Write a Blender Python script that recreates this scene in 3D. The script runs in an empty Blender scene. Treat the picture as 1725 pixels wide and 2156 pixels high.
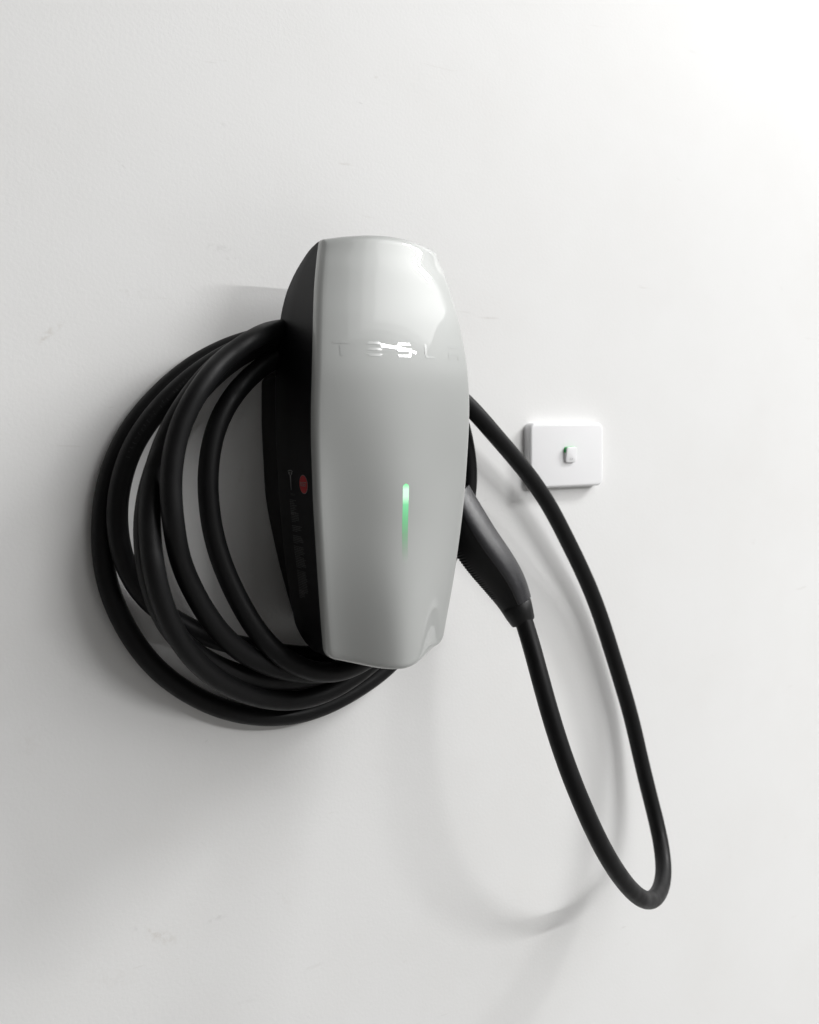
import bpy, bmesh, math, random
from mathutils import Vector, Matrix
random.seed(4)
S = bpy.context.scene
COL = S.collection
R = math.radians

# ------------------------------------------------------------------ camera
YAW, DIST, FPX = R(32), 0.893, 2050.0           # camera stands 0.893 m off the wall, turned 32 degrees to the right
CY, SY = math.cos(YAW), math.sin(YAW)
cam = bpy.data.cameras.new('camera')
cam.sensor_fit = 'HORIZONTAL'
cam.sensor_width = 36
cam.lens = 36 * FPX / 1725
cam.shift_y = -188 / 1725
cam.clip_start, cam.clip_end = 0.02, 60
cam.dof.use_dof = True
cam.dof.focus_distance = 0.92
cam.dof.aperture_fstop = 7.1
cam_o = bpy.data.objects.new('camera', cam)
COL.objects.link(cam_o)
cam_o.location = (0, -DIST, 0)
cam_o.rotation_euler = (R(90), 0, -YAW)
S.camera = cam_o

# ------------------------------------------------------------------ room light
W = bpy.data.worlds.new('World')
S.world = W
W.use_nodes = True
W.node_tree.nodes['Background'].inputs[0].default_value = (1.0, 0.97, 0.93, 1)
W.node_tree.nodes['Background'].inputs[1].default_value = 0.08
S.view_settings.view_transform = 'Standard'
S.view_settings.look = 'None'
S.view_settings.exposure = 0
S.view_settings.gamma = 1
S.cycles.max_bounces = 8

def rect_light(name, loc, sx, sy, power, rot=(0, 0, 0), col=(1, .998, .994)):
    l = bpy.data.lights.new(name, 'AREA')
    l.shape = 'RECTANGLE'
    l.size, l.size_y, l.energy, l.color = sx, sy, power, col
    o = bpy.data.objects.new(name, l)
    COL.objects.link(o)
    o.location = loc
    o.rotation_euler = rot
    return o

# fluorescent tubes on the garage ceiling and added fill panels, x to the right along the wall, -y out of the wall
rect_light('ceiling_lamp', (5.8, -2.1, 4.1), 2.2, 0.08, 185, (R(5), R(20), 0))
rect_light('ceiling_lamp', (5.8, -2.6, 4.1), 2.2, 0.08, 185, (R(5), R(20), 0))
rect_light('ceiling_lamp', (2.9, -4.2, 1.66), 2.0, 0.09, 98, (R(24), 0, 0))
rect_light('fill_panel', (4.1, -4.2, 3.25), 7.4, 5.4, 140, (R(5), 0, 0))  # three overlapping panels added as soft fill, not real fixtures
rect_light('fill_panel', (4.4, -4.0, 3.20), 6.4, 4.6, 130, (R(5), 0, 0))
rect_light('fill_panel', (4.7, -3.8, 3.15), 5.4, 3.8, 116, (R(5), 0, 0))

# ------------------------------------------------------------------ helpers
def at(u, v, out):
    """point of the wall-parallel plane that stands `out` metres off the wall, seen at picture position (u, v)"""
    t = (u - 862.5) / FPX
    dy = DIST - out
    x = dy * (SY + t * CY) / (CY - t * SY)
    return Vector((x, -out, (890 - v) * (SY * x + CY * dy) / FPX))

def lerp(a, b, t):
    return a + (b - a) * t

def table(tab):
    """smooth interpolation through a table of (z, value), z descending"""
    tab = sorted(tab)
    def f(z):
        if z <= tab[0][0]: return tab[0][1]
        if z >= tab[-1][0]: return tab[-1][1]
        for i in range(len(tab) - 1):
            if z <= tab[i + 1][0]:
                break
        (z0, v0), (z1, v1) = tab[i], tab[i + 1]
        m0 = (v1 - tab[i - 1][1]) / (z1 - tab[i - 1][0]) if i else (v1 - v0) / (z1 - z0)
        m1 = (tab[i + 2][1] - v0) / (tab[i + 2][0] - z0) if i + 2 < len(tab) else (v1 - v0) / (z1 - z0)
        h = z1 - z0
        t = (z - z0) / h
        return ((2*t**3 - 3*t*t + 1) * v0 + (t**3 - 2*t*t + t) * h * m0 + (-2*t**3 + 3*t*t) * v1 + (t**3 - t*t) * h * m1)
    return f

def mesh_obj(name, verts, faces, mat, parent=None, smooth=True, sharp=None, recalc=True):
    me = bpy.data.meshes.new(name)
    me.from_pydata([tuple(v) for v in verts], [], faces)
    me.update()
    if recalc:
        bm = bmesh.new()
        bm.from_mesh(me)
        bmesh.ops.recalc_face_normals(bm, faces=bm.faces)
        bm.to_mesh(me)
        bm.free()
    if smooth:
        me.polygons.foreach_set('use_smooth', [True] * len(me.polygons))
        if sharp:
            me.set_sharp_from_angle(angle=R(sharp))
    me.materials.append(mat)
    o = bpy.data.objects.new(name, me)
    COL.objects.link(o)
    if parent:
        o.parent = parent
        o.matrix_parent_inverse = Matrix.Translation(-parent.location) if parent.type == 'EMPTY' and parent.parent is None else parent.matrix_basis.inverted()
    return o

def thing(name, label, cat, loc):
    o = bpy.data.objects.new(name, None)
    o.empty_display_size = .05
    COL.objects.link(o)
    o.location = loc
    o['label'] = label
    o['category'] = cat
    return o

def grid_faces(nu, nv, wrap_u=False, wrap_v=False, base=0):
    """vertex index = base + i*nv + j"""
    f = []
    for i in range(nu if wrap_u else nu - 1):
        for j in range(nv if wrap_v else nv - 1):
            a, b = i, (i + 1) % nu
            c, d = j, (j + 1) % nv
            f.append((base + a*nv + c, base + b*nv + c, base + b*nv + d, base + a*nv + d))
    return f

# ------------------------------------------------------------------ materials
def mat(name, color, rough=.5, metal=0, coat=0, coat_rough=.03, spec=.5, coat_ior=1.5):
    m = bpy.data.materials.new(name)
    m.use_nodes = True
    b = m.node_tree.nodes['Principled BSDF']
    b.inputs['Base Color'].default_value = (*color, 1)
    b.inputs['Roughness'].default_value = rough
    b.inputs['Metallic'].default_value = metal
    b.inputs['Coat Weight'].default_value = coat
    b.inputs['Coat Roughness'].default_value = coat_rough
    b.inputs['Coat IOR'].default_value = coat_ior
    b.inputs['Specular IOR Level'].default_value = spec
    return m

def nodes(m):
    nt = m.node_tree
    return nt, nt.nodes, nt.links, nt.nodes['Principled BSDF']

def add_bump(m, scale, strength, dist, detail=3, vary=None):
    nt, N, L, b = nodes(m)
    tc = N.new('ShaderNodeTexCoord')
    n = N.new('ShaderNodeTexNoise')
    n.inputs['Scale'].default_value = scale
    n.inputs['Detail'].default_value = detail
    L.new(tc.outputs['Object'], n.inputs['Vector'])
    bp = N.new('ShaderNodeBump')
    bp.inputs['Strength'].default_value = strength
    bp.inputs['Distance'].default_value = dist
    L.new(n.outputs['Fac'], bp.inputs['Height'])
    L.new(bp.outputs['Normal'], b.inputs['Normal'])
    if vary:
        n2 = N.new('ShaderNodeTexNoise')
        n2.inputs['Scale'].default_value = vary[0]
        n2.inputs['Detail'].default_value = 5
        L.new(tc.outputs['Object'], n2.inputs['Vector'])
        mr = N.new('ShaderNodeMapRange')
        mr.inputs['From Min'].default_value = .3
        mr.inputs['From Max'].default_value = .7
        mr.inputs['To Min'].default_value = vary[1]
        mr.inputs['To Max'].default_value = vary[2]
        L.new(n2.outputs['Fac'], mr.inputs['Value'])
        L.new(mr.outputs['Result'], b.inputs['Roughness'])

# painted plaster wall: roller stipple, a few scuffs and grubby streaks
M_wall = mat('wall_paint', (.80, .80, .795), .55, spec=.35)
# scuffs and rubs: picture position of the middle, half length, half height (m), slant, strength, brownish
MARKS = [(465, 522, .020, .0045, 4, .40, 0), (485, 545, .014, .003, -20, .25, 0), (108, 697, .017, .0045, -42, .50, 1), (90, 715, .010, .002, -50, .4, 1), (256, 346, .0075, .0012, 42, .75, 0),
         (470, 262, .004, .0022, 40, .6, 0), (757, 216, .007, .001, 4, .5, 0), (342, 1974, .020, .0075, 26, .50, 1), (318, 1962, .010, .0020, 45, .5, 1), (458, 1934, .012, .0030, -4, .55, 0),
         (284, 1960, .003, .0080, 20, .35, 0), (1430, 378, .006, .0014, 20, .5, 0), (435, 1560, .003, .0012, -30, .8, 0), (505, 1005, .004, .014, 18, .35, 1), (575, 1520, .004, .0016, 0, .4, 0),
         (1015, 1056, .012, .0014, -18, .35, 0), (705, 1710, .010, .0012, 0, .4, 1), (945, 1200, .004, .003, 0, .2, 0), (340, 1830, .003, .001, -30, .7, 0), (60, 1560, .012, .020, 10, .14, 1),
         (235, 2060, .03, .012, 20, .16, 1), (520, 2110, .014, .003, 5, .25, 0), (880, 1530, .0025, .0014, 0, .6, 0), (1500, 1380, .003, .0012, 30, .45, 0), (600, 1900, .02, .006, 60, .15, 1)]
def wall_nodes(m):
    nt, N, L, b = nodes(m)
    tc = N.new('ShaderNodeTexCoord')
    n1 = N.new('ShaderNodeTexNoise'); n1.inputs['Scale'].default_value = 300; n1.inputs['Detail'].default_value = 3
    n2 = N.new('ShaderNodeTexNoise'); n2.inputs['Scale'].default_value = 26; n2.inputs['Detail'].default_value = 2
    L.new(tc.outputs['Object'], n1.inputs['Vector']); L.new(tc.outputs['Object'], n2.inputs['Vector'])
    ad = N.new('ShaderNodeMath'); ad.operation = 'MULTIPLY_ADD'; ad.inputs[1].default_value = .7
    L.new(n2.outputs['Fac'], ad.inputs[0]); L.new(n1.outputs['Fac'], ad.inputs[2])
    bp = N.new('ShaderNodeBump'); bp.inputs['Strength'].default_value = .26; bp.inputs['Distance'].default_value = .0005
    L.new(ad.outputs[0], bp.inputs['Height']); L.new(bp.outputs['Normal'], b.inputs['Normal'])
    # grubby clouds
    n3 = N.new('ShaderNodeTexNoise'); n3.inputs['Scale'].default_value = 5; n3.inputs['Detail'].default_value = 6; n3.inputs['Roughness'].default_value = .6
    L.new(tc.outputs['Object'], n3.inputs['Vector'])
    r3 = N.new('ShaderNodeMapRange'); r3.inputs['From Min'].default_value = .42; r3.inputs['From Max'].default_value = .78
    r3.inputs['To Min'].default_value = 0; r3.inputs['To Max'].default_value = .22
    L.new(n3.outputs['Fac'], r3.inputs['Value'])
    # thin scuffs: stretched, distorted noise gated by a slow one
    mp = N.new('ShaderNodeMapping'); mp.inputs['Rotation'].default_value = (0, R(-38), 0); mp.inputs['Scale'].default_value = (14, 1, 75)
    L.new(tc.outputs['Object'], mp.inputs['Vector'])
    n4 = N.new('ShaderNodeTexNoise'); n4.inputs['Scale'].default_value = 1; n4.inputs['Detail'].default_value = 4; n4.inputs['Distortion'].default_value = .8
    L.new(mp.outputs['Vector'], n4.inputs['Vector'])
    r4 = N.new('ShaderNodeMapRange'); r4.inputs['From Min'].default_value = .69; r4.inputs['From Max'].default_value = .80
    L.new(n4.outputs['Fac'], r4.inputs['Value'])
    n5 = N.new('ShaderNodeTexNoise'); n5.inputs['Scale'].default_value = 7; n5.inputs['Detail'].default_value = 1
    L.new(tc.outputs['Object'], n5.inputs['Vector'])
    r5 = N.new('ShaderNodeMapRange'); r5.inputs['From Min'].default_value = .5; r5.inputs['From Max'].default_value = .62; r5.inputs['To Max'].default_value = .5
    L.new(n5.outputs['Fac'], r5.inputs['Value'])
    mu = N.new('ShaderNodeMath'); mu.operation = 'MULTIPLY'
    L.new(r4.outputs[0], mu.inputs[0]); L.new(r5.outputs[0], mu.inputs[1])
    mx = N.new('ShaderNodeMix'); mx.data_type = 'RGBA'
    mx.inputs[6].default_value = (.80, .80, .795, 1); mx.inputs[7].default_value = (.68, .665, .64, 1)
    L.new(r3.outputs[0], mx.inputs[0])
    mx2 = N.new('ShaderNodeMix'); mx2.data_type = 'RGBA'; mx2.inputs[7].default_value = (.45, .42, .38, 1)
    L.new(mu.outputs[0], mx2.inputs[0]); L.new(mx.outputs[2], mx2.inputs[6])
    last = mx2.outputs[2]
    nb = N.new('ShaderNodeTexNoise'); nb.inputs['Scale'].default_value = 170; nb.inputs['Detail'].default_value = 5; nb.inputs['Distortion'].default_value = .6
    L.new(tc.outputs['Object'], nb.inputs['Vector'])
    rb = N.new('ShaderNodeMapRange'); rb.inputs['From Min'].default_value = .42; rb.inputs['From Max'].default_value = .60
    L.new(nb.outputs['Fac'], rb.inputs['Value'])
    for u, v, rx, rz, deg, k, warm in MARKS:
        p = at(u, v, 0)
        m1 = N.new('ShaderNodeMapping'); m1.vector_type = 'TEXTURE'
        m1.inputs['Location'].default_value = p
        m1.inputs['Rotation'].default_value = (0, R(deg), 0)
        m1.inputs['Scale'].default_value = (rx, 1, rz)
        L.new(tc.outputs['Object'], m1.inputs['Vector'])
        ln = N.new('ShaderNodeVectorMath'); ln.operation = 'LENGTH'
        L.new(m1.outputs['Vector'], ln.inputs[0])
        r = N.new('ShaderNodeMapRange'); r.inputs['From Min'].default_value = 1.0; r.inputs['From Max'].default_value = .35; r.inputs['To Max'].default_value = k * .36
        L.new(ln.outputs['Value'], r.inputs['Value'])
        mm = N.new('ShaderNodeMath'); mm.operation = 'MULTIPLY'
        L.new(r.outputs[0], mm.inputs[0]); L.new(rb.outputs[0], mm.inputs[1])
        x = N.new('ShaderNodeMix'); x.data_type = 'RGBA'
        x.inputs[7].default_value = (.42, .36, .29, 1) if warm else (.36, .35, .34, 1)
        L.new(mm.outputs[0], x.inputs[0]); L.new(last, x.inputs[6])
        last = x.outputs[2]
    L.new(last, b.inputs['Base Color'])
wall_nodes(M_wall)

M_floor = mat('concrete_floor', (.20, .197, .193), .6)
SILVER = (.43, .44, .431)
M_silver = mat('silver_glass', SILVER, .60, metal=.30, coat_ior=1.36, coat=1, coat_rough=.02, spec=.3)
add_bump(M_silver, 900, .02, .0002, 2)
M_silver_edge = M_silver
M_letter = mat('mirror_silver', (.455, .466, .457), .50, metal=.34, coat=1, coat_rough=.13, spec=.3, coat_ior=1.9)
M_body = mat('black_plastic', (.005, .005, .006), .45, spec=.14)
add_bump(M_body, 1500, .12, .0002, 2)
M_bracket = mat('bracket_plastic', (.007, .007, .0075), .5, spec=.35)
M_rubber = mat('cable_rubber', (.0065, .0065, .007), .46, spec=.20)
add_bump(M_rubber, 700, .10, .0003, 3, vary=(60, .40, .56))
M_grip = mat('grip_rubber', (.005, .005, .0055), .5, spec=.3)
add_bump(M_grip, 1400, .1, .0002, 2)
M_cover = mat('grained_plastic', (.015, .015, .018), .30, spec=.7)
add_bump(M_cover, 1900, .5, .0004, 2)
M_plate = mat('white_plastic', (.86, .86, .87), .3, spec=.5)
M_green = mat('green_plastic', (.02, .42, .09), .4)
M_red = mat('red_print', (.50, .008, .012), .45)
M_white = mat('grey_print', (.30, .30, .30), .5)
M_fine = mat('faint_grey_print', (.085, .085, .085), .5)
M_cable_print = mat('worn_cable_print', (.028, .028, .030), .6, spec=.2)
M_grey = mat('grey_mark', (.42, .42, .43), .5)

# indicator light: glowing lens that fades downward along the light guide
M_led = mat('green_light_guide', SILVER, .60, metal=.30, coat_ior=1.36, coat=1, coat_rough=.02, spec=.3)
LED_TOP, LED_BOT = -.0545, -.128
def led_nodes(m):
    nt, N, L, b = nodes(m)
    tc = N.new('ShaderNodeTexCoord')
    sp = N.new('ShaderNodeSeparateXYZ'); L.new(tc.outputs['Object'], sp.inputs[0])
    mr = N.new('ShaderNodeMapRange'); mr.inputs['From Min'].default_value = LED_TOP; mr.inputs['From Max'].default_value = LED_BOT
    L.new(sp.outputs['Z'], mr.inputs['Value'])
    cr = N.new('ShaderNodeValToRGB')
    e = cr.color_ramp.elements
    e[0].position = 0; e[0].color = (.12, .80, .25, 1)
    e[1].position = 1; e[1].color = (0, 0, 0, 1)
    for p, c in ((.07, (.66, .98, .74, 1)), (.16, (.62, .98, .70, 1)), (.26, (.13, .56, .25, 1)), (.42, (.06, .35, .13, 1)), (.62, (.015, .14, .04, 1)), (.82, (.002, .035, .006, 1))):
        k = e.new(p); k.color = c
    L.new(mr.outputs[0], cr.inputs['Fac'])
    L.new(cr.outputs['Color'], b.inputs['Emission Color'])
    b.inputs['Emission Strength'].default_value = 1.15
    br = N.new('ShaderNodeValToRGB')              # the lens itself: base darkened upward so the green glow reads, silver at the bottom
    f = br.color_ramp.elements
    f[0].position = .1; f[0].color = (.06, .12, .08, 1)
    f[1].position = .95; f[1].color = (*SILVER, 1)
    k = f.new(.5); k.color = (.18, .27, .20, 1)
    L.new(mr.outputs[0], br.inputs['Fac'])
    L.new(br.outputs['Color'], b.inputs['Base Color'])
led_nodes(M_led)

# ------------------------------------------------------------------ setting
wall = mesh_obj('wall', [(-4, 0, -1.25), (9, 0, -1.25), (9, 0, 3.2), (-4, 0, 3.2), (-4, .12, -1.25), (9, .12, -1.25), (9, .12, 3.2), (-4, .12, 3.2)],
                [(0, 1, 2, 3), (4, 5, 6, 7), (0, 1, 5, 4), (1, 2, 6, 5), (2, 3, 7, 6), (3, 0, 4, 7)], M_wall, smooth=False)
wall['kind'] = 'structure'
floor = mesh_obj('floor', [(-6, -7, -1.25), (9, -7, -1.25), (9, 0, -1.25), (-6, 0, -1.25)], [(0, 1, 2, 3)], M_floor, smooth=False)
floor['kind'] = 'structure'

# ------------------------------------------------------------------ wall charger
CX = .460
e_tab = table([(.170, 0.1080), (.155, 0.1115), (.14, 0.1165), (.12, 0.1215), (.09, 0.1286), (.05, 0.1346), (.02, 0.1354), (-.03, 0.1340), (-.07, 0.1325), (-.11, 0.1300), (-.15, 0.1265), (-.19, 0.1220), (-.22, 0.1190)])
w_tab = table([(.170, .0600), (.155, .0640), (.14, .0681), (.12, .0723), (.09, .0770), (.05, .0810), (.02, .0824), (-.01, .0823), (-.03, .0814), (-.07, .0790), (-.11, .0751), (-.15, .0704), (-.19, .0649), (-.22, .0603)])
ROLL = .0042
def z_top(s): return .1662 + .0060 * (1 - s*s)
def z_bot(s): return -.2128 - .0092 * (1 - s*s) ** 1.2
def bulge(s, z):
    k = max(0, min(1, (-.085 - z) / .125)); k = k*k*(3 - 2*k)
    kp = max(0, min(1, (.05 - z) / .13)); kp = kp*kp*(3 - 2*kp)
    p_top = 1 - abs(s) ** 2.1
    q = 1 - s*s
    p_bot = .28 * q + .72 * q ** 2.4
    return lerp(lerp(.0155, .0180, kp), .0290, k) * lerp(p_top, p_bot, kp)
def face_out(x, z):
    s = (x - CX) / w_tab(z)
    return e_tab(z) + bulge(max(-1, min(1, s)), z)

def face_point(s, t, back=0.0):
    z = lerp(z_bot(s), z_top(s), t)
    w = w_tab(z)
    db = z - z_bot(s)                       # rounded lower corners
    rc = .010
    if db < rc:
        w -= rc - math.sqrt(max(0, rc*rc - (rc - db) ** 2))
    dtp = z_top(s) - z
    rc = .0025
    if dtp < rc:
        w -= rc - math.sqrt(max(0, rc*rc - (rc - dtp) ** 2))
    x = CX + s * w
    out = e_tab(z) + bulge(s, z)
    d = min((1 - abs(s)) * w, db * 1.0, dtp * .55)
    if d < ROLL:
        out -= ROLL - math.sqrt(max(0, ROLL*ROLL - (ROLL - d) ** 2))
    return Vector((x, -(out - back), z))

def dense(n, edge, ne):
    """parameters 0..1 with extra samples close to both ends"""
    a = [edge * (1 - math.cos(math.pi / 2 * i / ne)) for i in range(ne)]
    mid = [lerp(edge, 1 - edge, i / n) for i in range(n + 1)]
    return a + mid + [1 - q for q in reversed(a)]

charger = thing('wall_charger', 'silver fronted electric car charger with black sides and a glowing green light bar', 'car charger', (CX, 0, -.02))
ss = [2*q - 1 for q in dense(44, .028, 6)]
tt = dense(90, .028, 7)
V = [face_point(s, t) for s in ss for t in tt]
ns, nt_ = len(ss), len(tt)
F = grid_faces(ns, nt_)
ring = [i * nt_ for i in range(ns)] + [(ns - 1) * nt_ + j for j in range(1, nt_)] + [i * nt_ + nt_ - 1 for i in range(ns - 2, -1, -1)] + [j for j in range(nt_ - 2, 0, -1)]
prev = ring
for dback, inset in ((.0046, 0), (.0058, .0005)):
    cur = []
    for r_ in ring:
        p = V[r_].copy()
        c = Vector((CX, p.y, -.02))
        p2 = p + Vector((0, dback, 0))
        if inset: p2 += (c - p).normalized() * inset
        V.append(p2); cur.append(len(V) - 1)
    for a in range(len(ring)):
        b = (a + 1) % len(ring)
        F.append((prev[a], prev[b], cur[b], cur[a]))
    prev = cur
# inner return of the shell
cur = []
for r_ in ring:
    p = V[r_]; c = Vector((CX, p.y, -.02))
    V.append(p + Vector((0, .004, 0)) + (c - p).normalized() * .006); cur.append(len(V) - 1)
for a in range(len(ring)):
    b = (a + 1) % len(ring)
    F.append((prev[a], prev[b], cur[b], cur[a]))
faceplate = mesh_obj('faceplate', V, F, M_silver, charger, sharp=60)

# black body behind the faceplate
rim = table([(.1660, .0880), (.1618, .0765), (.1573, .0690), (.1458, .0570), (.1343, .0485), (.1216, .0420), (.1006, .0380), (.0634, .0382), (.0406, .0395), (.009, .0410), (-.0045, .0420), (-.0949, .0425), (-.1405, .0425), (-.1768, .0450), (-.1960, .0490), (-.2060, .0580), (-.2120, .0700)])
def body_w(z): return w_tab(z) - .0022
zz = [lerp(-.2120, .1655, q) for q in dense(70, .03, 6)]
V, F = [], []
half = 8
for z in zz:
    f_ = e_tab(z) - .0088
    b_ = min(rim(z), f_ - .002)
    w = body_w(z) - (0 if z > -.19 else (.19 + z) * -.15)
    dz = max(.0, z - .150)
    r_ = min(.006, (f_ - b_) * .45)
    prof = [(1, f_), (1, lerp(f_, b_ + r_, .33)), (1, lerp(f_, b_ + r_, .66)), (1, b_ + r_)]
    pts = [(w * k, o) for k, o in prof]
    for a in (30, 60, 90):
        pts.append((w - r_ + r_ * math.cos(R(a)), b_ + r_ - r_ * math.sin(R(a))))
    pts.append((0, b_ - 0.0))
    row = [Vector((CX - x, -o, z)) for x, o in pts] + [Vector((CX + x, -o, z)) for x, o in reversed(pts[:-1])]
    V += row
nrow = len(row)
F = grid_faces(len(zz), nrow)
F += [tuple(range(nrow)), tuple(range((len(zz) - 1) * nrow, len(zz) * nrow))]
F += [(i*nrow, (i+1)*nrow, (i+1)*nrow + nrow - 1, i*nrow + nrow - 1) for i in range(len(zz) - 1)]
body = mesh_obj('body', V, F, M_body, charger, sharp=40)

# wall bracket that the cable hangs round
br = table([(.046, .0745), (.0, .0745), (-.04, .0725), (-.075, .0700), (-.11, .063), (-.147, .054), (-.20, .038)])
zz = [lerp(-.20, .046, q) for q in dense(24, .04, 5)]
V = []
for z in zz:
    w = br(z)
    de = min(z + .20, .046 - z)
    if de < .008: w -= .008 - math.sqrt(max(0, .008**2 - (.008 - de) ** 2))
    o2 = max(.031, min(.10, rim(z) + .002))
    V += [Vector((CX - w, -.0005, z)), Vector((CX - w, -.012, z)), Vector((CX - w + .003, -(o2 - .008), z)), Vector((CX - w + .007, -o2, z)),
          Vector((CX + w - .007, -o2, z)), Vector((CX + w - .003, -(o2 - .008), z)), Vector((CX + w, -.012, z)), Vector((CX + w, -.0005, z))]
F = grid_faces(len(zz), 8, wrap_v=True) + [tuple(range(8)), tuple(range((len(zz) - 1) * 8, len(zz) * 8))]
bracket = mesh_obj('wall_bracket', V, F, M_bracket, charger, sharp=50)

# ---- indicator light, follows the face
def on_face(x, z, proud): return Vector((x, -(face_out(x, z) + proud), z))
V, F = [], []
hw, n = .0032, 60
rows = []
for i in range(n + 1):
    q = i / n
    z = lerp(LED_TOP, LED_BOT, q)
    w = hw
    dt = LED_TOP - z
    if dt < hw: w = math.sqrt(max(1e-9, hw*hw - (hw - dt) ** 2))
    w *= lerp(1.0, .9, q)
    for s_, pr in ((-1, .00006), (-.5, .00008), (0, .00008), (.5, .00008), (1, .00006)):
        V.append(on_face(CX + s_ * w, z, pr))
F = grid_faces(n + 1, 5)
led = mesh_obj('indicator_light', V, F, M_led, faceplate)
led['label'] = 'green light bar, brightest at its top and fading downward'

# ---- wordmark letters, polished into the face
def poly_strip(outlines, place, thick_dir=None):
    """fill outlines (lists of 2-D points, fan-free) with a fine grid by triangulation, then place"""
    bm = bmesh.new()
    for ol in outlines:
        vs = [bm.verts.new((x, y, 0)) for x, y in ol]
        bm.faces.new(vs)
    bmesh.ops.triangulate(bm, faces=bm.faces[:])
    for it in range(2):
        bmesh.ops.subdivide_edges(bm, edges=[e for e in bm.edges if e.calc_length() > .003], cuts=1)
    bmesh.ops.triangulate(bm, faces=bm.faces[:])
    bm.verts.ensure_lookup_table()
    bm.verts.index_update()
    V = [place(v.co.x, v.co.y) for v in bm.verts]
    F = []
    for f in bm.faces:
        i, j, k = (v.index for v in f.verts)
        if (V[j] - V[i]).cross(V[k] - V[i]).y > 0: i, j = j, i      # face out into the room
        F.append((i, j, k))
    bm.free()
    return V, F

LH, LW, BT = .0132, .0150, .0024     # letter height, width, bar thickness
def bar(x0, x1, y, cut=.0022):      # bar with slanted ends as in the mark
    return [(x0 + cut, y), (x1 - cut, y), (x1, y + BT), (x0, y + BT)]
def bar_up(x0, x1, y, cut=.0022):
    return [(x0, y), (x1, y), (x1 - cut, y + BT), (x0 + cut, y + BT)]
ST = .0026
def box(x0, x1, y0, y1): return [(x0, y0), (x1, y0), (x1, y1), (x0, y1)]
MID = (LH - BT) / 2
G = {
 'T': [bar_up(0, LW, LH - BT, .0010), box(LW/2 - .0014, LW/2 + .0014, 0, LH - BT - .0012)],
 'E': [bar(0, LW, 0), bar_up(0, LW, MID), bar_up(0, LW, LH - BT)],
 'S': [bar_up(0, LW, LH - BT, .0018), box(0, ST, MID + BT, LH - BT), box(0, LW, MID, MID + BT), box(LW - ST, LW, BT, MID), bar(0, LW, 0, .0014)],
 'L': [box(0, ST, BT, LH), bar(0, LW * .86, 0, .0014)],
 'A': [bar_up(0, LW, LH - BT, .0010), box(0, ST, 0, LH*.30), box(LW - ST, LW, 0, LH*.30), box(0, LW, LH*.30, LH*.30 + BT)],
}
PITCH, LZ = .0298, .0588
for k, ch in enumerate('TESLA'):
    x0 = CX + (k - 2) * PITCH - LW / 2
    V, F = poly_strip(G[ch], lambda x, y, x0=x0: on_face(x0 + x, LZ + y, .00018))
    mesh_obj('letter', V, F, M_letter, faceplate, recalc=False)

# ---- print on the left side of the body
def side_at(u, v, proud=.00035):
    """point of the body's left side seen at picture position (u, v)"""
    lo, hi = .0, .2
    for _ in range(40):
        o = (lo + hi) / 2
        p = at(u, v, o)
        target = CX - body_w(max(-.205, min(.158, p.z)))
        if p.x > target: lo = o
        else: hi = o
    return o, p.z
def on_side(out, z, proud=.00035): return Vector((CX - body_w(z) - proud, -out, z))

def disc(name, u, v, rad, m, proud, parent, ry=None):
    o0, z0 = side_at(u, v)
    ry = ry or rad
    n = 36
    V = [on_side(o0, z0, proud)] + [on_side(o0 + rad * math.cos(2*math.pi*i/n), z0 + ry * math.sin(2*math.pi*i/n), proud) for i in range(n)]
    F = [(0, 1 + i, 1 + (i + 1) % n) for i in range(n)]
    return mesh_obj(name, V, F, m, parent, smooth=False)

def text_mesh(txt, size):
    cu = bpy.data.curves.new('text', 'FONT')
    cu.body = txt
    cu.size = size
    cu.align_x = 'CENTER'; cu.align_y = 'CENTER'
    o = bpy.data.objects.new('text', cu)
    COL.objects.link(o)
    dg = bpy.context.evaluated_depsgraph_get()
    me = bpy.data.meshes.new_from_object(o.evaluated_get(dg))
    V = [v.co.copy() for v in me.vertices]
    F = [tuple(p.vertices) for p in me.polygons]
    bpy.data.objects.remove(o); bpy.data.curves.remove(cu); bpy.data.meshes.remove(me)
    return V, F

RU, RV = 640, 1020
sticker = disc('reset_sticker', RU, RV, .0086, M_white, .0003, charger)
sticker['label'] = 'round red RESET sticker with a thin pale rim'
disc('red_disc', RU, RV, .0081, M_red, .0005, sticker)
o0, z0 = side_at(RU, RV)
V, F = text_mesh('RESET', .0056)
mesh_obj('reset_text', [on_side(o0 + v.x * .86, z0 + v.y, .0007) for v in V], F, M_white, sticker, smooth=False)

# T-shaped emblem
o0, z0 = side_at(613, 1012)
def em(x, y): return on_side(o0 + x, z0 + y, .0004)
V, F = [], []
def add_poly(pts):
    b = len(V); V.extend(em(x, y) for x, y in pts); F.append(tuple(range(b, b + len(pts))))
hs = .0052
arc = [(-hs + 2*hs*i/10, .0088 + .0012 * (1 - (2*i/10 - 1) ** 2)) for i in range(11)]
arc2 = [(-hs*.94 + 2*hs*.94*i/10, .0080 + .0012 * (1 - (2*i/10 - 1) ** 2)) for i in range(11)]
for i in range(10): add_poly([arc[i], arc[i+1], arc2[i+1], arc2[i]])
add_poly([(-hs*.86, .0074), (-.0010, .0083), (-.0016, .0056), (-hs*.55, .0052)])
add_poly([(hs*.86, .0074), (.0010, .0083), (.0016, .0056), (hs*.55, .0052)])
add_poly([(-.0016, .0062), (0, .0048), (.0016, .0062), (.0004, -.0080), (0, -.0092), (-.0004, -.0080)])
mesh_obj('emblem', V, F, M_white, charger, smooth=False)
o0, z0 = side_at(617, 1041)
V, F = text_mesh('TESLA', .0030)
mesh_obj('small_wordmark', [on_side(o0 + v.x * 1.2, z0 + v.y, .0004) for v in V], F, M_fine, charger, smooth=False)

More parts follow.
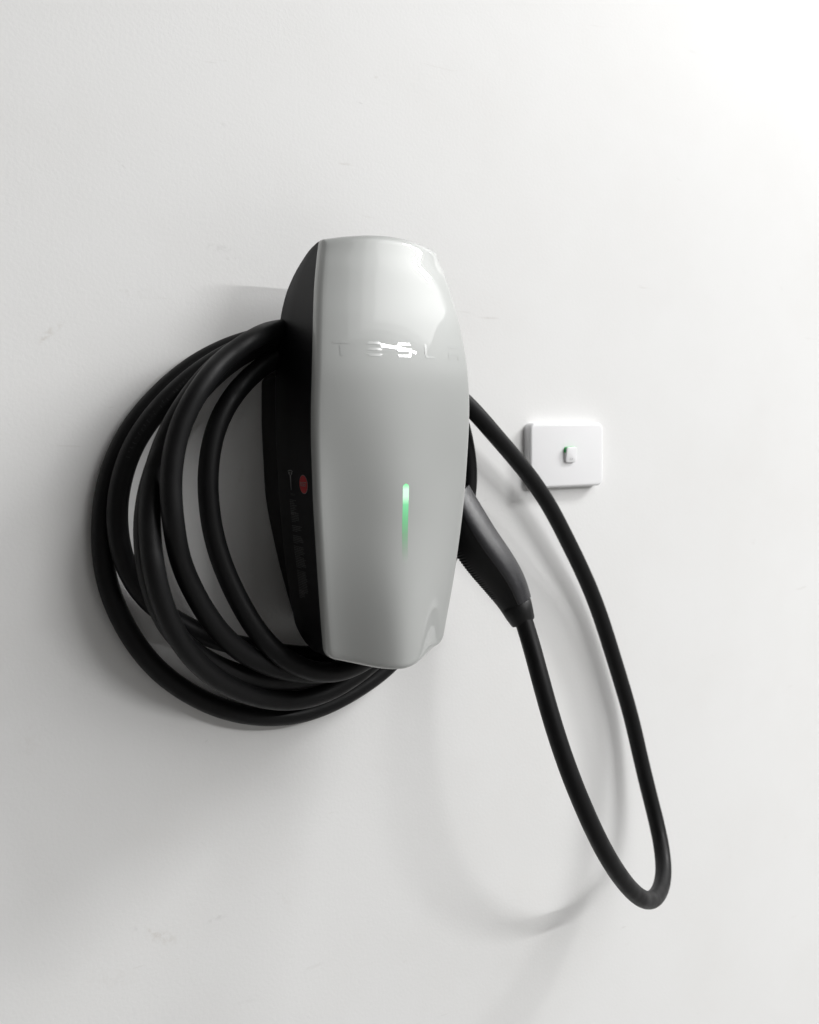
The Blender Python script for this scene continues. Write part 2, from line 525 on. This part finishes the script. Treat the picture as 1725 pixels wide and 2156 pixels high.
# paragraphs of tiny rating text, far too small to read: short printed strokes in rows
def fine_print(u0, v0, width, rows, pitch=.0016, ragged=.0):
    o0, z0 = side_at(u0, v0)
    V, F = [], []
    for r_ in range(rows):
        x, end = 0.0, width * (1 - ragged * random.random())
        if r_ == rows - 1: end *= .55
        while x < end:
            l = random.uniform(.0008, .0032)
            x1 = min(end, x + l)
            z = z0 - r_ * pitch
            b = len(V)
            V.extend([on_side(o0 + x, z), on_side(o0 + x1, z), on_side(o0 + x1, z + pitch * .5), on_side(o0 + x, z + pitch * .5)])
            F.append((b, b + 1, b + 2, b + 3))
            x = x1 + random.uniform(.0004, .0008)
    return mesh_obj('fine_print', V, F, M_fine, charger, smooth=False)
fine_print(611, 1053, .0150, 9, ragged=.5)
fine_print(614, 1080, .0155, 6)
fine_print(616, 1107, .0210, 4, ragged=.2)
fine_print(618, 1128, .0215, 5, ragged=.2)
fine_print(620, 1150, .0215, 6, ragged=.15)
fine_print(623, 1172, .0215, 7, ragged=.15)
fine_print(626, 1201, .0205, 14, ragged=.12)
fine_print(630, 1243, .0160, 5, ragged=.3)

# ------------------------------------------------------------------ charging cable
cable = thing('charging_cable', 'black charging cable coiled behind the charger with one loop hanging on the right', 'cable', (CX, -.02, -.3))
RAD = .0094
# control points: picture position and distance off the wall, turn by turn
PATH = []
def seg(pts): PATH.extend(pts)
HID = lambda o0, o1, k=0: [(660 - 4*k, 690 + 6*k, o0), (770, 694 + 8*k, o0), (862 - 3*k, 736 + 8*k, o0), (918 - 4*k, 820 + 6*k, lerp(o0, o1, .3)), (940 - 4*k, 930, lerp(o0, o1, .5)), (942 - 4*k, 1040, lerp(o0, o1, .6)), (925 - 4*k, 1160, lerp(o0, o1, .75))]
# tail from the bracket, up the left side (turn B)
seg([(720, 1376, .020), (665, 1382, .020), (621, 1380, .020), (560, 1371, .020), (500, 1358, .020), (442, 1345, .019), (397, 1322, .018), (324, 1279, .020), (289, 1240, .022), (262, 1191, .025), (248.5, 1137, .0285), (244, 1086, .030), (250, 1028, .031), (270.5, 954, .031), (303, 898, .031), (344, 849, .031), (397, 799, .031), (447, 763, .031), (505, 731, .031), (570, 706, .030)])
# over the top, down the right side where it shows past the faceplate, into the outermost turn A
seg([(650, 690, .026), (760, 690, .024), (860, 722, .020), (930, 790, .016), (968, 880, .013), (986, 960, .0115), (988, 1030, .0115), (966, 1120, .0115), (928, 1215, .0115), (886, 1312, .0115)])
seg([(828.5, 1394, .0115), (783.6, 1430, .0115), (707.4, 1477, .0115), (635.2, 1504, .0115), (559, 1510, .0115), (467.2, 1494, .0115), (396.9, 1460, .0115), (338.3, 1419, .0115), (287.5, 1361, .0115), (248.5, 1292, .0115), (224.3, 1229, .0115), (214, 1165, .0115), (213.2, 1101, .0115), (221.7, 1028, .0115), (243, 960, .0115), (275, 899, .0115), (316, 849, .0115), (366, 799, .0115), (420, 759.6, .0115), (476, 731, .0115), (534.5, 712, .0115), (595, 700, .0115)])
seg(HID(.012, .03, 1))
# turn C2
seg([(880, 1290, 0.03), (810, 1365, 0.03375), (730, 1405, 0.03625), (668, 1424, 0.0375), (617, 1435, 0.0375), (559, 1434, 0.03875), (512, 1423, 0.04125), (465, 1408, 0.04563), (415, 1380, 0.05125), (372, 1345, 0.05625), (339, 1297, 0.06062), (319, 1240, 0.06375), (307, 1184, 0.06625), (302, 1125, 0.0675), (306, 1056, 0.0675), (326, 985, 0.06625), (351, 924, 0.06438), (377, 878, 0.06125), (407, 836, 0.0575), (443, 797, 0.0525), (484, 762, 0.04688), (530, 735, 0.04), (580, 715, 0.03375)])
seg(HID(.031, .032, 2))
# turn C1
seg([(870, 1310, 0.03155), (789.5, 1391, 0.0331), (727, 1439, 0.03465), (672.3, 1466, 0.0362), (617.6, 1477, 0.03775), (562.9, 1474, 0.04007), (508.2, 1458, 0.0455), (457.5, 1431, 0.05325), (410.6, 1392, 0.06255), (379.3, 1352, 0.0703), (348.9, 1294, 0.07805), (331.7, 1238, 0.08425), (320, 1184, 0.08812), (314.5, 1125, 0.0775), (314, 1057, 0.0775), (324.6, 992, 0.06375), (347, 925, 0.06375), (373, 873, 0.06375), (402.7, 829, 0.06375), (437.9, 786, 0.06375), (478.9, 748, 0.06255), (522, 721, 0.05248), (575, 700, 0.0424)])
seg(HID(.033, .034, 3))
# turn D
seg([(850, 1320, 0.03775), (790, 1378, 0.0455), (735, 1408, 0.05015), (676, 1420, 0.05325), (617.6, 1417, 0.0548), (559, 1401, 0.05635), (512, 1377, 0.05945), (473, 1345, 0.06255), (437.9, 1300, 0.06642), (401.6, 1234.8, 0.0703), (379.3, 1184, 0.07263), (368, 1123, 0.0925), (358, 1042, 0.0925), (360, 978, 0.0925), (370.5, 921, 0.0925), (387, 871, 0.0925), (411.5, 831, 0.0925), (440, 790, 0.0925), (473, 755, 0.0775), (528.7, 715, 0.0775), (590, 692, 0.04473)])
seg(HID(.034, .040, 0))
# turn E, innermost
seg([(850, 1330, 0.045), (777.7, 1386, 0.0555), (730.9, 1413, 0.0615), (672.3, 1419, 0.066), (621.5, 1402, 0.0675), (576.6, 1373, 0.066), (539.5, 1328.5, 0.063), (496.5, 1254, 0.05925), (467.2, 1188, 0.057), (448, 1124, 0.0555), (436.5, 1028, 0.0555), (438, 978, 0.05475), (448, 914, 0.05325), (467.2, 867, 0.051), (496.5, 823, 0.048), (531.6, 786, 0.04425), (578.5, 752, 0.039)])
# over the top and off to the right, down the free loop and up to the plug
seg([(640, 728, .036), (720, 722, .034), (800, 738, .035), (880, 774, .037), (940, 812, .038), (994.3, 860, .038), (1032, 904, .037), (1059, 935, .036), (1085, 965, .034), (1111, 997, .032), (1137, 1033, .030), (1162, 1073, .029), (1187, 1122, .027), (1213, 1174, .025), (1238, 1228, .022), (1263, 1292, .020), (1280, 1345, .019), (1302, 1416, .019), (1329.5, 1510, .021), (1351, 1604, .027), (1370, 1682, .036), (1386, 1744, .046), (1397, 1804, .062), (1398, 1854, .085), (1387, 1884, .102), (1371, 1897, .118), (1348, 1891, .135), (1313.9, 1857, .150), (1270, 1788, .160), (1235.8, 1716, .160), (1204.5, 1641, .155), (1174.8, 1557, .146), (1149, 1470, .136), (1128, 1391, .125), (1108, 1320, .113), (1090, 1268, .105)])
ctrl = [at(*p) for p in PATH]

def catmull(P, step=.004):
    out = []
    for i in range(len(P) - 1):
        p0, p1, p2, p3 = P[max(0, i-1)], P[i], P[i+1], P[min(len(P)-1, i+2)]
        n = max(2, int((p2 - p1).length / step))
        t01 = max(1e-5, (p1 - p0).length ** .5); t12 = max(1e-5, (p2 - p1).length ** .5); t23 = max(1e-5, (p3 - p2).length ** .5)
        m1 = (p2 - p1) + t12 * ((p1 - p0) / t01 - (p2 - p0) / (t01 + t12)) if i else (p2 - p1)
        m2 = (p2 - p1) + t12 * ((p3 - p2) / t23 - (p3 - p1) / (t12 + t23)) if i < len(P) - 2 else (p2 - p1)
        for k in range(n):
            t = k / n
            out.append((2*t**3 - 3*t*t + 1) * p1 + (t**3 - 2*t*t + t) * m1 + (-2*t**3 + 3*t*t) * p2 + (t**3 - t*t) * m2)
    out.append(P[-1].copy())
    return out

def smooth_path(P, it):
    for _ in range(it):
        P = [P[0]] + [(P[i-1] + 2*P[i] + P[i+1]) / 4 for i in range(1, len(P) - 1)] + [P[-1]]
    return P

def sweep(P, rad, nseg):
    T = [(P[min(i+1, len(P)-1)] - P[max(i-1, 0)]).normalized() for i in range(len(P))]
    n = T[0].orthogonal().normalized()
    V = []
    for i, p in enumerate(P):
        n = (n - T[i] * n.dot(T[i])).normalized()
        b = T[i].cross(n)
        for k in range(nseg):
            a = 2 * math.pi * k / nseg
            V.append(p + (n * math.cos(a) + b * math.sin(a)) * rad)
    F = grid_faces(len(P), nseg, wrap_v=True)
    F += [tuple(range(nseg)), tuple(range((len(P)-1)*nseg, len(P)*nseg))]
    return V, F

path = smooth_path(catmull(ctrl), 36)
V, F = sweep(path, RAD, 24)
cord = mesh_obj('cord', V, F, M_rubber, cable, sharp=60)

# rows of worn print along the jacket (illegible in the photograph: broken strokes)
def cord_print(u0, v0, u1, v1, side):
    near = lambda u, v, o: min(range(len(path)), key=lambda i: (path[i] - at(u, v, o)).length)
    i0, i1 = sorted((near(u0, v0, side[2]), near(u1, v1, side[2])))
    T0 = lambda i: (path[min(i+1, len(path)-1)] - path[max(i-1, 0)]).normalized()
    eye = Vector((0, -DIST, 0))
    V, F = [], []
    acc, i = 0.0, i0
    while i < i1:
        p, t = path[i], T0(i)
        step = (path[i+1] - p).length
        acc += step
        if acc > .0031:
            acc = 0
            n = (eye - p); n = (n - t * n.dot(t)).normalized()
            b = t.cross(n)
            if random.random() < .86:
                for q in range(random.choice((2, 3, 3))):
                    a0 = side[0] + random.uniform(-.16, .16); a1 = a0 + random.choice((.04, .22))
                    d0 = random.uniform(-.0010, .0004); d1 = d0 + (.0012 if a1 - a0 < .1 else .0004)
                    k = len(V)
                    for a, d in ((a0, d0), (a1, d0), (a1, d1), (a0, d1)):
                        V.append(p + t * d + (n * math.cos(a) + b * math.sin(a)) * (RAD + .00012))
                    F.append((k, k+1, k+2, k+3))
        i += 1
    return mesh_obj('cable_print', V, F, M_cable_print, cable, smooth=False)
cord_print(800, 1418, 690, 1484, (.55, 0, .0115))
cord_print(262, 975, 395, 800, (-.2, 0, .031))

# ------------------------------------------------------------------ plug on the cable's end, parked in the charger's right side
H0, H1, H2, H3 = at(945, 1045, .072), at(1000, 1140, .085), at(1065, 1232, .097), at(1099, 1300, .107)
axis = smooth_path(catmull([H0, H1, H2, H3], .0005), 120)
AX = [0.0]
for i in range(1, len(axis)): AX.append(AX[-1] + (axis[i] - axis[i-1]).length)
ALEN = AX[-1]
view = Vector((-SY, -CY, 0))
def frame(i):
    t = (axis[min(i+1, len(axis)-1)] - axis[max(i-1, 0)]).normalized()
    rightish = t.cross(view).normalized()       # across the handle in the picture
    if rightish.x < 0: rightish = -rightish
    n = (rightish * .86 + view * .50)
    n = (n - t * n.dot(t)).normalized()
    return t, n, t.cross(n).normalized()
ha = table([(0, .0216), (.3, .0228), (.55, .0225), (.76, .0196), (.92, .0152), (1.0, .0138)])
hb = table([(0, .0205), (.3, .0210), (.55, .0202), (.76, .0180), (.92, .0150), (1.0, .0138)])
def section(i, phi, extra=0.0):
    t, n, b = frame(i)
    q = AX[i] / ALEN
    a, c = ha(q) + extra, hb(q) + extra
    e = 2 / 2.5
    cp, sp = math.cos(phi), math.sin(phi)
    return axis[i] + n * (a * math.copysign(abs(cp) ** e, cp)) + b * (c * math.copysign(abs(sp) ** e, sp))
handle_i = [i for i in range(len(axis)) if AX[i] / ALEN <= .90]
NS = 56
V = []
for i in handle_i:
    q = AX[i] / ALEN
    for k in range(NS):
        phi = 2 * math.pi * k / NS
        ex = 0
        back = (-math.cos(phi) - .25) / .75               # ribbed on the side away from the cover
        if back > 0 and .10 < q < .80:
            ex = .00050 * min(1, back * 2.5) * (math.sin(2 * math.pi * AX[i] / .0030))
        V.append(section(i, phi, ex))
F = grid_faces(len(handle_i), NS, wrap_v=True) + [tuple(range(NS)), tuple(range((len(handle_i)-1)*NS, len(handle_i)*NS))]
plug = mesh_obj('plug_handle', V, F, M_grip, cable, sharp=80)
# grained cover panel
PH = R(58)
cov = handle_i[::5]
V = []
NC = 26
for i in cov:
    for k in range(NC + 1):
        f_ = k / NC
        phi = lerp(-PH, PH, f_)
        d = min(f_, 1 - f_) * 2 * PH * .02
        ex = .0011 if d > .0012 else lerp(.0001, .0011, math.sin(math.pi / 2 * d / .0012))
        V.append(section(i, phi, ex))
nv = NC + 1
F = grid_faces(len(cov), nv)
cover = mesh_obj('cover_panel', V, F, M_cover, plug)
# strain relief collar
t, n, b = frame(len(axis) - 1)
i9 = handle_i[-1]
V = []
rows = 0
base = axis[i9]; tdir = (H3 - base).normalized()
tdir = (tdir + (at(1108, 1330, .110) - base).normalized()).normalized()
for d, r_ in ((-.0005, .0135), (-.0005, .0160), (.0008, .0166), (.010, .0150), (.0185, .0129), (.0200, .0122), (.0202, .0096), (.012, .0095)):
    t_, n_, b_ = frame(i9)
    n_ = (n_ - tdir * n_.dot(tdir)).normalized(); b_ = tdir.cross(n_)
    for k in range(40):
        a = 2 * math.pi * k / 40
        V.append(base + tdir * d + (n_ * math.cos(a) + b_ * math.sin(a)) * r_)
    rows += 1
F = grid_faces(rows, 40, wrap_v=True)
mesh_obj('strain_relief', V, F, M_grip, plug, sharp=45)

# ------------------------------------------------------------------ isolator switch
PX0, PX1, PZ0, PZ1, PO = .7155, .8295, -.0763, 0.0, .0122
switch = thing('isolator_switch', 'white rectangular wall switch with a small green topped rocker', 'switch', ((PX0+PX1)/2, 0, (PZ0+PZ1)/2))
def rounded_rect(x0, x1, z0, z1, r, n=8):
    pts = []
    for cx_, cz_, a0 in ((x1 - r, z1 - r, 0), (x0 + r, z1 - r, 90), (x0 + r, z0 + r, 180), (x1 - r, z0 + r, 270)):
        for k in range(n + 1):
            a = R(a0 + 90 * k / n)
            pts.append((cx_ + r * math.cos(a), cz_ + r * math.sin(a)))
    return pts
def slab(name, layers, m, parent, sharp=40):
    """layers: (outline points, out)"""
    V = []
    nl = len(layers[0][0])
    for pts, o in layers:
        for x, z in pts:
            oo = o(x, z) if callable(o) else o
            V.append(Vector((x, -oo, z)))
    F = grid_faces(len(layers), nl, wrap_v=True) + [tuple(range((len(layers)-1)*nl, len(layers)*nl))]
    return mesh_obj(name, V, F, m, parent, sharp=sharp)
def rr(i, r=.0085): return rounded_rect(PX0 + i, PX1 - i, PZ0 + i, PZ1 - i, max(.0008, r - i))
plate = slab('plate', [(rr(0), .0), (rr(0), PO - .0030), (rr(.0003), PO - .0019), (rr(.0010), PO - .0009), (rr(.0020), PO - .0002), (rr(.0031), PO)], M_plate, switch, 50)
# rocker: press-tilted key with a green strip revealed at its top
kx0, kx1, kz0, kz1 = .7662, .7826, -.0472, -.0290
def kr(i, r=.0032): return rounded_rect(kx0 + i, kx1 - i, kz0 + i, kz1 - i, max(.0006, r - i), 6)
def tilt(top, bot): return lambda x, z: lerp(bot, top, (z - kz0) / (kz1 - kz0))
rocker = slab('rocker', [(kr(0), PO - .002), (kr(0), tilt(PO + .0048, PO + .0024)), (kr(.0004), tilt(PO + .0054, PO + .0029)), (kr(.0010), tilt(PO + .0056, PO + .0031))], M_plate, switch, 50)
def gr(i): return [(x, z) for x, z in rounded_rect(kx0 - .0004 + i, kx1 + .0003 - i, kz1 - .0078, kz1 + .0004 - i, .0028, 6)]
slab('green_strip', [(gr(0), PO - .001), (gr(0), PO + .0036), (gr(.0003), PO + .0039)], M_green, rocker, 50)
V, F = text_mesh('32A', .0034)
zc = kz0 + .0042
mesh_obj('rating_text', [Vector(((kx0 + kx1)/2 + v.x, -(lerp(PO + .0031, PO + .0056, (zc + v.y - kz0) / (kz1 - kz0)) + .0002), zc + v.y)) for v in V], F, M_grey, rocker, smooth=False)
